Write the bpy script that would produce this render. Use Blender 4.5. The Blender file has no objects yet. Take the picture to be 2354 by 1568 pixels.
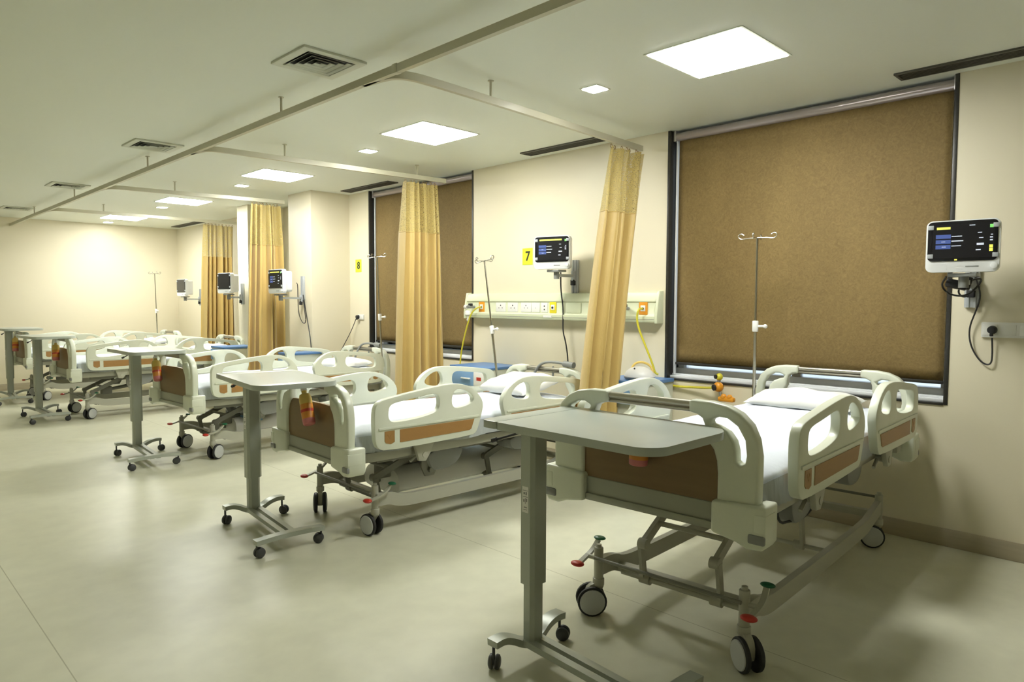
import bpy, bmesh, math, random
from mathutils import Vector, Matrix
PI = math.pi
S = bpy.context.scene
COL = S.collection

# ------------------------------------------------------------------ camera
F_PX = 1595.09
cam_d = bpy.data.cameras.new('camera'); cam = bpy.data.objects.new('camera', cam_d); COL.objects.link(cam)
yaw, pit, rol = (math.radians(a) for a in (44.7273, -3.18748, 0.196797))
fw = Vector((math.sin(yaw)*math.cos(pit), math.cos(yaw)*math.cos(pit), math.sin(pit)))
rt = Vector((math.cos(yaw), -math.sin(yaw), 0)); up = rt.cross(fw)
r2 = rt*math.cos(rol) + up*math.sin(rol); u2 = -rt*math.sin(rol) + up*math.cos(rol)
cam.matrix_world = Matrix(((r2.x, u2.x, -fw.x, 0), (r2.y, u2.y, -fw.y, 0), (r2.z, u2.z, -fw.z, 1.4), (0, 0, 0, 1)))
cam_d.sensor_width = 36; cam_d.lens = F_PX/2354*36; cam_d.clip_start = .05; cam_d.clip_end = 200
S.camera = cam
# ------------------------------------------------------------------ world, exposure
S.view_settings.view_transform = 'Standard'; S.view_settings.look = 'None'
S.view_settings.gamma = 1; S.view_settings.use_curve_mapping = False
S.view_settings.exposure = 0.04
PANEL_E = 60.0       # emission of the ceiling panels
SPOT_E = 60.0        # emission of the small square downlights
FAR_E = 4.6          # panels over the part of the ward behind and left of the camera
w = bpy.data.worlds.new('daylight'); S.world = w; w.use_nodes = True
w.node_tree.nodes['Background'].inputs[0].default_value = (.80, .90, 1, 1)
w.node_tree.nodes['Background'].inputs[1].default_value = 2.2
S.cycles.max_bounces = 8; S.cycles.diffuse_bounces = 5; S.cycles.caustics_reflective = False; S.cycles.caustics_refractive = False
S.cycles.use_denoising = True

# ------------------------------------------------------------------ materials
def node(nt, t, **kw):
    n = nt.nodes.new(t)
    for k, v in kw.items(): setattr(n, k, v)
    return n
def mat(name, c, rough=.5, metal=0, bump=0, bscale=40, var=0, vscale=3, spec=.5, alpha=1, emit=0, ecol=None, coat=0, sheen=0, trans=0, stretch=None):
    m = bpy.data.materials.new(name); m.use_nodes = True; nt = m.node_tree; b = nt.nodes['Principled BSDF']
    b.inputs['Base Color'].default_value = (*c, 1); b.inputs['Roughness'].default_value = rough
    b.inputs['Metallic'].default_value = metal; b.inputs['Specular IOR Level'].default_value = spec
    b.inputs['Alpha'].default_value = alpha; b.inputs['Coat Weight'].default_value = coat
    if sheen: b.inputs['Sheen Weight'].default_value = sheen
    if trans: b.inputs['Transmission Weight'].default_value = trans
    if emit:
        b.inputs['Emission Color'].default_value = (*(ecol or c), 1); b.inputs['Emission Strength'].default_value = emit
    if var or bump:
        tc = node(nt, 'ShaderNodeTexCoord'); mp = node(nt, 'ShaderNodeMapping'); nt.links.new(tc.outputs['Object'], mp.inputs[0])
        if stretch: mp.inputs['Scale'].default_value = stretch
    if var:
        n = node(nt, 'ShaderNodeTexNoise'); n.inputs['Scale'].default_value = vscale; n.inputs['Detail'].default_value = 5
        nt.links.new(mp.outputs[0], n.inputs['Vector'])
        mx = node(nt, 'ShaderNodeMix', data_type='RGBA'); mx.inputs[6].default_value = (*[x*(1-var) for x in c], 1)
        mx.inputs[7].default_value = (*[min(1, x*(1+var)) for x in c], 1)
        nt.links.new(n.outputs['Fac'], mx.inputs[0]); nt.links.new(mx.outputs[2], b.inputs['Base Color'])
    if bump:
        n = node(nt, 'ShaderNodeTexNoise'); n.inputs['Scale'].default_value = bscale; n.inputs['Detail'].default_value = 3
        nt.links.new(mp.outputs[0], n.inputs['Vector'])
        bp = node(nt, 'ShaderNodeBump'); bp.inputs['Strength'].default_value = bump; bp.inputs['Distance'].default_value = .01
        nt.links.new(n.outputs['Fac'], bp.inputs['Height']); nt.links.new(bp.outputs[0], b.inputs['Normal'])
    return m

M = {}
M['wall'] = mat('wall_paint', (.74, .685, .525), .45, var=.015, vscale=1.5, bump=.02, bscale=300)
M['pillar'] = M['wall']
M['ceiling'] = mat('ceiling_paint', (.79, .825, .75), .5, var=.02, vscale=.7)
M['skirt'] = mat('skirting_vinyl', (.42, .37, .27), .4, var=.15, vscale=6, stretch=(1, .4, 8))
M['plastic'] = mat('bed_plastic', (.70, .735, .62), .32, spec=.5)
M['wood'] = mat('brown_laminate', (.36, .195, .062), .42, var=.10, vscale=9, stretch=(1, .35, 5))
M['wood_dark'] = mat('brown_foot_panel', (.205, .130, .052), .42, var=.10, vscale=9, stretch=(1, .35, 5))
M['grey_bar'] = mat('grey_crossbar', (.36, .37, .30), .38)
M['steel_paint'] = mat('painted_steel', (.42, .42, .35), .38, spec=.5)
M['steel_dark'] = mat('dark_steel', (.20, .20, .165), .45)  # darker steel of rods, latches and most lift arms
M['chrome'] = mat('polished_steel', (.55, .54, .50), .22, metal=1)
M['brushed'] = mat('brushed_steel', (.45, .43, .37), .35, metal=1)
M['black'] = mat('black_rubber', (.018, .018, .02), .5)
M['tyre'] = mat('black_tyre', (.02, .021, .022), .55)
M['hub'] = mat('grey_hub', (.50, .52, .52), .35)
M['bumper'] = mat('grey_bumper', (.25, .26, .25), .4)
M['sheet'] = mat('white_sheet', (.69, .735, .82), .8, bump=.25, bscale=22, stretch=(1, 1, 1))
M['sheet_shade'] = mat('shaded_sheet', (.42, .45, .46), .85, bump=.5, bscale=18, var=.18, vscale=14, stretch=(3, 3, .6))  # hanging sides of the white sheet, their shade put into a greyer colour
M['pillow'] = mat('pillow_cotton', (.76, .765, .74), .85, bump=.3, bscale=12)
M['red'] = mat('red_pad', (.50, .035, .02), .4)
M['green'] = mat('green_pad', (.01, .12, .05), .4)
M['table_top'] = mat('grey_tabletop', (.43, .47, .43), .28, var=.04, vscale=5)
M['table_edge'] = mat('table_edge', (.30, .33, .31), .4)
M['column'] = mat('table_column', (.40, .43, .38), .33, metal=.25)
M['castor_black'] = mat('castor_dark', (.05, .052, .055), .45)
M['white'] = mat('white_plastic', (.80, .80, .77), .35)
M['mon_white'] = mat('monitor_shell', (.78, .80, .80), .3)
M['screen'] = mat('black_screen', (.008, .008, .011), .12)
M['dark_screen'] = mat('grey_screen', (.014, .014, .017), .25)
M['green_cream'] = mat('bed_head_unit', (.68, .72, .52), .38)
M['orange'] = mat('orange_plate', (.72, .30, .02), .4)
M['yellow'] = mat('yellow_plate', (.78, .66, .03), .4)
M['hose'] = mat('yellow_hose', (.62, .56, .04), .4)
M['sign'] = mat('lime_card', (.62, .74, .04), .5)
M['ink'] = mat('black_ink', (.02, .02, .02), .6)
M['blue'] = mat('blue_laminate', (.10, .22, .47), .4)
M['blue_lt'] = mat('light_blue_front', (.20, .36, .60), .4)
M['locker'] = mat('locker_cream', (.60, .62, .53), .4)
M['granite'] = mat('dark_granite', (.030, .028, .024), .4, var=.5, vscale=60)
M['alu'] = mat('white_aluminium', (.80, .82, .84), .35)
M['alu_edge'] = mat('silver_edge', (.60, .58, .58), .3, metal=.6)
M['roller'] = mat('roller_cover', (.42, .37, .37), .25, metal=.5)
def glass_material():
    m = bpy.data.materials.new('window_glass'); m.use_nodes = True; nt = m.node_tree; nt.nodes.clear()
    o = node(nt, 'ShaderNodeOutputMaterial'); mx = node(nt, 'ShaderNodeMixShader'); tr_ = node(nt, 'ShaderNodeBsdfTransparent'); gl = node(nt, 'ShaderNodeBsdfGlossy'); fr = node(nt, 'ShaderNodeFresnel')
    gl.inputs['Roughness'].default_value = .02; tr_.inputs[0].default_value = (.93, .96, .97, 1)
    nt.links.new(fr.outputs[0], mx.inputs[0]); nt.links.new(tr_.outputs[0], mx.inputs[1]); nt.links.new(gl.outputs[0], mx.inputs[2]); nt.links.new(mx.outputs[0], o.inputs[0])
    return m
M['glass'] = glass_material()
M['outside'] = mat('outside_wall', (.75, .78, .82), .8, var=.25, vscale=3)
M['blind_bar'] = mat('blind_bottom_bar', (.03, .028, .025), .5)
M['track'] = mat('track_enamel', (.52, .50, .38), .35)
M['vent_frame'] = mat('vent_enamel', (.62, .64, .54), .45)
M['vent_dark'] = mat('vent_void', (.012, .012, .012), .8)
M['slot_dark'] = mat('slot_diffuser_dark', (.07, .068, .055), .5)
M['gold'] = mat('gold_curtain', (.54, .385, .125), .5, var=.08, vscale=30, bump=.15, bscale=120, sheen=.3, stretch=(1, 1, .25))
M['ring'] = mat('curtain_ring', (.25, .16, .05), .4)
M['lotion'] = mat('amber_bottle', (.70, .28, .05), .3)
M['lotion_y'] = mat('yellow_bottle', (.72, .52, .14), .3)
M['lotion_r'] = mat('red_band', (.55, .06, .04), .35)
M['pink'] = mat('pink_base', (.62, .20, .20), .4)
M['grey_plate'] = mat('grey_plate', (.48, .51, .54), .35, metal=.3)
M['cable'] = mat('black_cable', (.025, .025, .025), .5)
M['panel'] = mat('lit_panel', (1, 1, 1), .5, emit=PANEL_E, ecol=(1, .995, .93))
M['spot'] = mat('lit_downlight', (1, 1, 1), .5, emit=SPOT_E, ecol=(1, .995, .93))
M['far_panel'] = mat('lit_panel_aisle', (1, 1, 1), .5, emit=FAR_E, ecol=(1, .98, .86))
def scr(n, c, e=.6): M[n] = mat(n, c, .4, emit=e, ecol=c)
scr('scr_yellow', (.75, .72, .12)); scr('scr_blue', (.05, .08, .24)); scr('scr_white', (.55, .6, .7)); scr('scr_green', (.2, .6, .15))

def floor_material():
    m = bpy.data.materials.new('vinyl_floor'); m.use_nodes = True; nt = m.node_tree; b = nt.nodes['Principled BSDF']
    tc = node(nt, 'ShaderNodeTexCoord'); sx = node(nt, 'ShaderNodeSeparateXYZ'); nt.links.new(tc.outputs['Object'], sx.inputs[0])
    n = node(nt, 'ShaderNodeTexNoise'); n.inputs['Scale'].default_value = 1.3; n.inputs['Detail'].default_value = 6
    nt.links.new(tc.outputs['Object'], n.inputs['Vector'])
    mx = node(nt, 'ShaderNodeMix', data_type='RGBA'); mx.inputs[6].default_value = (.595, .590, .455, 1); mx.inputs[7].default_value = (.645, .640, .505, 1)
    nt.links.new(n.outputs['Fac'], mx.inputs[0])
    nf = node(nt, 'ShaderNodeTexNoise'); nf.inputs['Scale'].default_value = 9; nf.inputs['Detail'].default_value = 6; nt.links.new(tc.outputs['Object'], nf.inputs['Vector'])
    mf = node(nt, 'ShaderNodeMapRange'); nt.links.new(nf.outputs['Fac'], mf.inputs[0]); mf.inputs[1].default_value = .3; mf.inputs[2].default_value = .7; mf.inputs[3].default_value = .95; mf.inputs[4].default_value = 1.03
    vs = node(nt, 'ShaderNodeTexVoronoi'); vs.inputs['Scale'].default_value = 1.1; nt.links.new(tc.outputs['Object'], vs.inputs['Vector'])
    sc_ = node(nt, 'ShaderNodeMath', operation='GREATER_THAN'); nt.links.new(vs.outputs['Distance'], sc_.inputs[0]); sc_.inputs[1].default_value = .016
    s2 = node(nt, 'ShaderNodeMath', operation='MULTIPLY_ADD'); nt.links.new(sc_.outputs[0], s2.inputs[0]); s2.inputs[1].default_value = .22; s2.inputs[2].default_value = .78
    s3 = node(nt, 'ShaderNodeMath', operation='MULTIPLY'); nt.links.new(s2.outputs[0], s3.inputs[0]); nt.links.new(mf.outputs[0], s3.inputs[1])
    hv = node(nt, 'ShaderNodeVectorMath', operation='SCALE'); nt.links.new(mx.outputs[2], hv.inputs[0]); nt.links.new(s3.outputs[0], hv.inputs[3])
    last = None
    for x0 in (-1.43, .61, 2.65):       # welded seams between the vinyl sheets
        s = node(nt, 'ShaderNodeMath', operation='SUBTRACT'); nt.links.new(sx.outputs[0], s.inputs[0]); s.inputs[1].default_value = x0
        a = node(nt, 'ShaderNodeMath', operation='ABSOLUTE'); nt.links.new(s.outputs[0], a.inputs[0])
        l = node(nt, 'ShaderNodeMath', operation='LESS_THAN'); nt.links.new(a.outputs[0], l.inputs[0]); l.inputs[1].default_value = .0022
        if last is None: last = l
        else:
            q = node(nt, 'ShaderNodeMath', operation='MAXIMUM'); nt.links.new(last.outputs[0], q.inputs[0]); nt.links.new(l.outputs[0], q.inputs[1]); last = q
    m2 = node(nt, 'ShaderNodeMix', data_type='RGBA'); nt.links.new(hv.outputs[0], m2.inputs[6]); m2.inputs[7].default_value = (.30, .29, .19, 1)
    fac = node(nt, 'ShaderNodeMath', operation='MULTIPLY'); nt.links.new(last.outputs[0], fac.inputs[0]); fac.inputs[1].default_value = .75
    nt.links.new(fac.outputs[0], m2.inputs[0]); nt.links.new(m2.outputs[2], b.inputs['Base Color'])
    n2 = node(nt, 'ShaderNodeTexNoise'); n2.inputs['Scale'].default_value = 2.2; n2.inputs['Detail'].default_value = 2; nt.links.new(tc.outputs['Object'], n2.inputs['Vector'])
    mr = node(nt, 'ShaderNodeMapRange'); nt.links.new(n2.outputs['Fac'], mr.inputs[0]); mr.inputs[3].default_value = .30; mr.inputs[4].default_value = .40
    nt.links.new(mr.outputs[0], b.inputs['Roughness']); b.inputs['Specular IOR Level'].default_value = .45
    return m
M['floor'] = floor_material()

def blind_material():
    m = bpy.data.materials.new('blind_fabric'); m.use_nodes = True; nt = m.node_tree; b = nt.nodes['Principled BSDF']
    tc = node(nt, 'ShaderNodeTexCoord')
    mp = node(nt, 'ShaderNodeMapping'); mp.inputs['Scale'].default_value = (1, 1, .35); nt.links.new(tc.outputs['Object'], mp.inputs[0])
    big = node(nt, 'ShaderNodeTexNoise'); big.inputs['Scale'].default_value = 3.0; big.inputs['Detail'].default_value = 3; nt.links.new(mp.outputs[0], big.inputs['Vector'])
    sm = node(nt, 'ShaderNodeTexNoise'); sm.inputs['Scale'].default_value = 30; sm.inputs['Detail'].default_value = 4; sm.inputs['Distortion'].default_value = 2.5; nt.links.new(tc.outputs['Object'], sm.inputs['Vector'])
    mx = node(nt, 'ShaderNodeMix', data_type='RGBA'); mx.inputs[6].default_value = (.150, .098, .030, 1); mx.inputs[7].default_value = (.245, .168, .058, 1)
    ad = node(nt, 'ShaderNodeMath', operation='MULTIPLY_ADD'); nt.links.new(sm.outputs['Fac'], ad.inputs[0]); ad.inputs[1].default_value = 1.5; ad.inputs[2].default_value = -.60
    ad2 = node(nt, 'ShaderNodeMath', operation='MULTIPLY_ADD'); nt.links.new(big.outputs['Fac'], ad2.inputs[0]); ad2.inputs[1].default_value = .8; nt.links.new(ad.outputs[0], ad2.inputs[2])
    nt.links.new(ad2.outputs[0], mx.inputs[0]); nt.links.new(mx.outputs[2], b.inputs['Base Color']); b.inputs['Roughness'].default_value = .75
    bp = node(nt, 'ShaderNodeBump'); bp.inputs['Strength'].default_value = .25; bp.inputs['Distance'].default_value = .004
    nt.links.new(sm.outputs['Fac'], bp.inputs['Height']); nt.links.new(bp.outputs[0], b.inputs['Normal'])
    return m
M['blind'] = blind_material()

def net_material():
    m = bpy.data.materials.new('gold_net'); m.use_nodes = True; nt = m.node_tree; b = nt.nodes['Principled BSDF']
    b.inputs['Base Color'].default_value = (.50, .39, .13, 1); b.inputs['Roughness'].default_value = .6
    tc = node(nt, 'ShaderNodeTexCoord'); v = node(nt, 'ShaderNodeTexVoronoi', feature='DISTANCE_TO_EDGE'); v.inputs['Scale'].default_value = 95
    nt.links.new(tc.outputs['UV'], v.inputs['Vector'])
    l = node(nt, 'ShaderNodeMath', operation='LESS_THAN'); nt.links.new(v.outputs['Distance'], l.inputs[0]); l.inputs[1].default_value = .19
    a = node(nt, 'ShaderNodeMath', operation='MULTIPLY_ADD'); nt.links.new(l.outputs[0], a.inputs[0]); a.inputs[1].default_value = .6; a.inputs[2].default_value = .35
    nt.links.new(a.outputs[0], b.inputs['Alpha'])
    return m
M['net'] = net_material()

# ------------------------------------------------------------------ mesh helpers
class MB:
    def __init__(s): s.bm = bmesh.new()
    def _bevel(s, faces, off, seg=2, ang=.6):
        es = {e for f in faces for e in f.edges if len(e.link_faces) == 2 and e.calc_face_angle(0) > ang}
        if es and off > 0:
            bmesh.ops.bevel(s.bm, geom=list(es), offset=off, segments=seg, affect='EDGES', profile=.5, clamp_overlap=True)
    def box(s, c, d, bevel=0, rot=None, seg=2):
        mt = Matrix.Translation(c) @ (rot.to_4x4() if rot else Matrix.Identity(4)) @ Matrix.Diagonal((*d, 1))
        r = bmesh.ops.create_cube(s.bm, size=1, matrix=mt)
        fs = {f for v in r['verts'] for f in v.link_faces}
        if bevel: s._bevel(fs, bevel, seg)
        return s
    def bb(s, x0, x1, y0, y1, z0, z1, bevel=0): return s.box(((x0+x1)/2, (y0+y1)/2, (z0+z1)/2), (abs(x1-x0), abs(y1-y0), abs(z1-z0)), bevel)
    def cyl(s, p0, p1, r, r1=None, seg=20, bevel=0):
        p0 = Vector(p0); p1 = Vector(p1); d = p1-p0; q = d.to_track_quat('Z', 'Y').to_matrix().to_4x4()
        r_ = bmesh.ops.create_cone(s.bm, cap_ends=True, segments=seg, radius1=r, radius2=r if r1 is None else r1, depth=d.length, matrix=Matrix.Translation((p0+p1)/2) @ q)
        if bevel:
            s._bevel({f for v in r_['verts'] for f in v.link_faces}, bevel, 2, 1.0)
        return s
    def sphere(s, c, r, sc=(1, 1, 1), seg=18):
        bmesh.ops.create_uvsphere(s.bm, u_segments=seg, v_segments=seg//2+2, radius=r, matrix=Matrix.Translation(c) @ Matrix.Diagonal((*sc, 1))); return s
    def sweep(s, pts, prof, upv=(0, 0, 1), closed_prof=True):
        """sweep a 2D profile (side, up) along a polyline"""
        pts = [Vector(p) for p in pts]; U = Vector(upv); rings = []
        for i, p in enumerate(pts):
            t = (pts[min(i+1, len(pts)-1)] - pts[max(i-1, 0)]).normalized()
            side = t.cross(U)
            if side.length < 1e-4: side = t.cross(Vector((0, 1, 0)))
            side.normalize(); u = side.cross(t).normalized()
            rings.append([s.bm.verts.new(p + side*a + u*b) for a, b in prof])
        n = len(prof)
        for a, b in zip(rings, rings[1:]):
            for i in range(n): s.bm.faces.new((a[i], a[(i+1) % n], b[(i+1) % n], b[i]))
        s.bm.faces.new(rings[0]); s.bm.faces.new(list(reversed(rings[-1])))
        return s
    def tube(s, pts, r, seg=8):
        return s.sweep(pts, [(r*math.cos(2*PI*i/seg), r*math.sin(2*PI*i/seg)) for i in range(seg)], upv=(.013, .017, 1))
    def prism(s, out, fn, w0, w1, holes=(), bevel=0, seg=2):
        """outline with holes in (u,v); fn(u,v,w) -> xyz, extruded from w0 to w1"""
        tmp = bmesh.new(); es = []
        for loop in [out, *holes]:
            vs = [tmp.verts.new((u, v, 0)) for u, v in loop]
            for i in range(len(vs)): es.append(tmp.edges.new((vs[i], vs[(i+1) % len(vs)])))
        bmesh.ops.triangle_fill(tmp, edges=es, use_beauty=True, use_dissolve=False)
        tmp.verts.ensure_lookup_table(); tmp.verts.index_update()
        A = [s.bm.verts.new(fn(v.co.x, v.co.y, w0)) for v in tmp.verts]; B = [s.bm.verts.new(fn(v.co.x, v.co.y, w1)) for v in tmp.verts]
        fs = []
        for f in tmp.faces:
            ix = [v.index for v in f.verts]
            fs.append(s.bm.faces.new([A[i] for i in ix])); fs.append(s.bm.faces.new([B[i] for i in reversed(ix)]))
        for e in tmp.edges:
            if len(e.link_faces) == 1:
                i, j = e.verts[0].index, e.verts[1].index
                fs.append(s.bm.faces.new((A[i], A[j], B[j], B[i])))
        tmp.free(); bmesh.ops.recalc_face_normals(s.bm, faces=fs)
        if bevel: s._bevel(fs, bevel, seg, .9)
        return s
    def lathe(s, prof, c=(0, 0, 0), seg=24, M4=None):
        M4 = M4 or Matrix.Translation(c); rings = []
        for r, z in prof: rings.append([s.bm.verts.new(M4 @ Vector((r*math.cos(2*PI*i/seg), r*math.sin(2*PI*i/seg), z))) for i in range(seg)])
        for a, b in zip(rings, rings[1:]):
            for i in range(seg): s.bm.faces.new((a[i], a[(i+1) % seg], b[(i+1) % seg], b[i]))
        s.bm.faces.new(list(reversed(rings[0]))); s.bm.faces.new(rings[-1]); return s
    def mesh(s, name, m, sharp=.62, fixn=True):
        bm = s.bm
        if fixn: bmesh.ops.recalc_face_normals(bm, faces=bm.faces)
        for f in bm.faces: f.smooth = True
        for e in bm.edges:
            if len(e.link_faces) == 2 and e.calc_face_angle(0) > sharp: e.smooth = False
        me = bpy.data.meshes.new(name); bm.to_mesh(me); bm.free()
        for x in (m if isinstance(m, (list, tuple)) else [m]): me.materials.append(M[x])
        return me
    def build(s, name, m, parent=None, **kw): return link(name, s.mesh(name, m, **kw), parent)

def link(name, data, parent=None, loc=(0, 0, 0), rot=None):
    o = bpy.data.objects.new(name, data); COL.objects.link(o); o.location = loc
    if rot: o.rotation_euler = rot
    if parent: o.parent = parent
    return o
def tag(o, label=None, cat=None, group=None, kind=None):
    if label: o['label'] = label
    if cat: o['category'] = cat
    if group: o['group'] = group
    if kind: o['kind'] = kind
    return o
def thing(name, label, cat, loc=(0, 0, 0), rz=0, group=None):
    return tag(link(name, None, None, loc, (0, 0, rz)), label, cat, group)
def rrect(x0, x1, y0, y1, r, n=5):
    rs = r if isinstance(r, (list, tuple)) else [r]*4      # corners: (x0,y0) (x1,y0) (x1,y1) (x0,y1)
    o = []
    for (cx, cy, a0, q) in ((x0+rs[0], y0+rs[0], PI, rs[0]), (x1-rs[1], y0+rs[1], 1.5*PI, rs[1]), (x1-rs[2], y1-rs[2], 0, rs[2]), (x0+rs[3], y1-rs[3], PI/2, rs[3])):
        for i in range(n+1):
            a = a0+PI/2*i/n; o.append((cx+q*math.cos(a), cy+q*math.sin(a)))
    return o
def smooth(pts, k=2, closed=True):
    for _ in range(k):
        q = []; n = len(pts)
        for i in range(n if closed else n-1):
            a, b = pts[i], pts[(i+1) % n]
            q += [tuple(a[j]*.75+b[j]*.25 for j in range(len(a))), tuple(a[j]*.25+b[j]*.75 for j in range(len(a)))]
        pts = q if closed else [pts[0]]+q+[pts[-1]]
    return pts
def arc_path(pts, k=3): return smooth([tuple(p) for p in pts], k, closed=False)
YZ = lambda u, v, w: Vector((w, u, v))
XZ = lambda u, v, w: Vector((u, w, v))
XY = lambda u, v, w: Vector((u, v, w))
def text_mesh(txt, size, mname, name):
    cu = bpy.data.curves.new(name, 'FONT'); cu.body = txt; cu.size = size; cu.extrude = .0008; cu.align_x = 'CENTER'; cu.align_y = 'CENTER'; cu.offset = size*.02
    o = bpy.data.objects.new('tmp', cu); COL.objects.link(o); dg = bpy.context.evaluated_depsgraph_get()
    me = bpy.data.meshes.new_from_object(o.evaluated_get(dg)); me.name = name; bpy.data.objects.remove(o); bpy.data.curves.remove(cu)
    me.materials.clear(); me.materials.append(M[mname]); return me

CEIL = 2.69; WX = 4.56; FY = 13.18
W1 = (1.055, 2.935, .82); W2 = (5.15, 6.985, .82)
REC = .15
# ------------------------------------------------------------------ room shell
def struct(name, mb, m, parent=None): return tag(mb.build(name, m, parent), kind='structure')
struct('floor', MB().bb(-3.6, 5.0, -3.1, 13.4, -.1, 0), 'floor')
struct('ceiling', MB().bb(-3.6, 5.0, -3.1, 13.4, CEIL, CEIL+.1), 'ceiling')
wr = MB()
for y0, y1 in ((-3.1, W1[0]), (W1[1], W2[0]), (W2[1], 13.4)): wr.bb(WX, WX+.34, y0, y1, 0, CEIL)
for W in (W1, W2): wr.bb(WX, WX+.34, W[0], W[1], 0, W[2])
struct('wall_right', wr, 'wall')
struct('wall_far', MB().bb(-3.6, WX, FY, FY+.2, 0, CEIL), 'wall')
struct('wall_left', MB().bb(-3.7, -3.5, -3.1, FY, 0, CEIL), 'wall')
struct('wall_back', MB().bb(-3.5, WX, -3.2, -3.0, 0, CEIL), 'wall')
struct('wall_pillar', MB().bb(4.05, WX, 7.41, 7.96, 0, CEIL), 'pillar')
struct('wall_pilaster', MB().bb(4.05, WX, 9.10, 9.43, 0, CEIL), 'pillar')
bs = MB()
for y0, y1 in ((-3.0, 7.41), (7.96, 9.10), (9.43, FY)): bs.bb(WX-.008, WX, y0, y1, 0, .105, .003)
struct('baseboard_right', bs, 'skirt')
struct('baseboard_far', MB().bb(-3.5, WX-.008, FY-.008, FY, 0, .105, .003), 'skirt')
struct('baseboard_pillar', MB().bb(4.042, 4.05, 7.402, 7.96, 0, .105, .003).bb(4.05, WX-.01, 7.402, 7.41, 0, .105, .003), 'skirt')

def window(n, W):
    y0, y1, z0 = W
    root = tag(link('window_%d' % n, None, None, (0, 0, 0)), kind='structure')
    f = MB(); xf = WX+REC
    f.bb(WX+.035, xf+.07, y0+.02, y1-.02, z0+.008, z0+.028, .003); f.bb(WX+.065, WX+.085, y0+.02, y1-.02, z0+.028, z0+.042, .002); f.bb(xf-.03, xf+.07, y0+.02, y1-.02, z0+.028, z0+.08, .004)
    f.bb(xf, xf+.07, y0+.02, y0+.07, z0+.06, CEIL-.01, .004); f.bb(xf, xf+.07, y1-.07, y1-.02, z0+.06, CEIL-.01, .004)
    ym = (y0+y1)/2; f.bb(xf+.01, xf+.06, ym-.03, ym+.03, z0+.06, CEIL-.01, .004)
    f.bb(xf, xf+.07, y0+.07, y1-.07, CEIL-.07, CEIL-.01, .004)
    f.build('window_frame', 'alu', root)
    MB().bb(xf+.033, xf+.039, y0+.07, y1-.07, z0+.06, CEIL-.07).build('pane', 'glass', root)
    MB().bb(WX-.005, xf+.07, y1-.018, y1+.004, z0, CEIL-.002, .002).bb(WX-.005, xf+.07, y0-.004, y0+.018, z0, CEIL-.002, .002).bb(WX-.008, WX+.035, y0+.018, y1-.018, z0-.004, z0+.010, .002).build('granite_lining', 'granite', root)
    for a, b in ((y1-.050, y1-.040), (y0+.024, y0+.029)): MB().bb(WX+.045, WX+.075, a, b, z0+.03, CEIL-.06, .002).build('edge_strip', 'alu', root)
window(1, W1); window(2, W2)
struct('trim_outside', MB().bb(7.5, 7.6, -1, 10, -1, 1.05).bb(7.4, 7.5, .5, 1.6, .4, .98).bb(7.4, 7.5, 3.2, 4.4, .2, .9), 'outside')

def blind(W, label, zb=.952):
    y0, y1, z0 = W
    t = thing('roller_blind', label, 'blind', (WX+.055, (y0+y1)/2, CEIL-.05), group='brown roller blinds')
    h = (y1-y0)/2
    m = MB(); N = 40; K = 24; rnd = random.Random(int(y0*10)); ph = [rnd.uniform(0, 6) for _ in range(4)]
    z_top = -.02; zbm = zb-(CEIL-.05)
    g = []
    for k in range(K+1):
        z = z_top+(zbm-z_top)*k/K; row = []
        for i in range(N+1):
            y = -(h-.035)+(2*h-.095)*i/N
            a = k/K; x = .004*math.sin(y*4.2+ph[0])*a+.003*math.sin(y*9+ph[1]+a*2)*a
            row.append(m.bm.verts.new((x, y, z)))
        g.append(row)
    for k in range(K):
        for i in range(N): m.bm.faces.new((g[k][i], g[k][i+1], g[k+1][i+1], g[k+1][i]))
    o = m.build('fabric', 'blind', t)
    sd = o.modifiers.new('thick', 'SOLIDIFY'); sd.thickness = .0015
    MB().cyl((0, -h+.03, .005), (0, h-.045, .005), .032).build('roller_tube', 'roller', t)
    MB().bb(-.014, .012, -h+.035, h-.06, zbm-.02, zbm, .004).build('bottom_bar', 'blind_bar', t)
    for a, b in ((-h+.018, -h+.03), (h-.045, h-.025)): MB().bb(-.03, .03, a, b, -.03, .05, .003).build('bracket', 'alu_edge', t)
    return t
blind(W1, 'large brown roller blind over the near window, behind the nearest bed')
blind(W2, 'brown roller blind over the farther window, half hidden by a gold curtain', .955)

# ------------------------------------------------------------------ ceiling fittings
PY = [1.87, 4.29, 6.81, 9.42, 11.95]; PLAB = ['nearest', 'second nearest', 'middle', 'fourth', 'farthest']
pf = MB().prism(rrect(-.275, .275, -.275, .275, .004), XY, -.004, 0, holes=[rrect(-.262, .262, -.262, .262, .004)]).mesh('frame', 'vent_frame')
pd = MB().bb(-.258, .258, -.258, .258, -.0065, -.001).mesh('diffuser', 'panel')
for y, l in zip(PY, PLAB):
    t = thing('ceiling_panel_light', '%s large square lit ceiling panel above the row of beds' % l, 'ceiling light', (3.352, y, CEIL), group='square ceiling panels')
    link('frame', pf, t); link('diffuser', pd, t)
sf = MB().prism(rrect(-.068, .068, -.068, .068, .004), XY, -.004, 0, holes=[rrect(-.057, .057, -.057, .057, .003)]).mesh('frame', 'vent_frame')
sd_ = MB().bb(-.055, .055, -.055, .055, -.0065, -.001).mesh('diffuser', 'spot')
for y, l in zip([2.685, 5.145, 7.676, 10.244, 12.80], PLAB):
    t = thing('downlight', '%s small square downlight in the ceiling beside the big panels' % l, 'ceiling light', (3.357, y, CEIL), group='small square downlights')
    link('frame', sf, t); link('diffuser', sd_, t)
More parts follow.
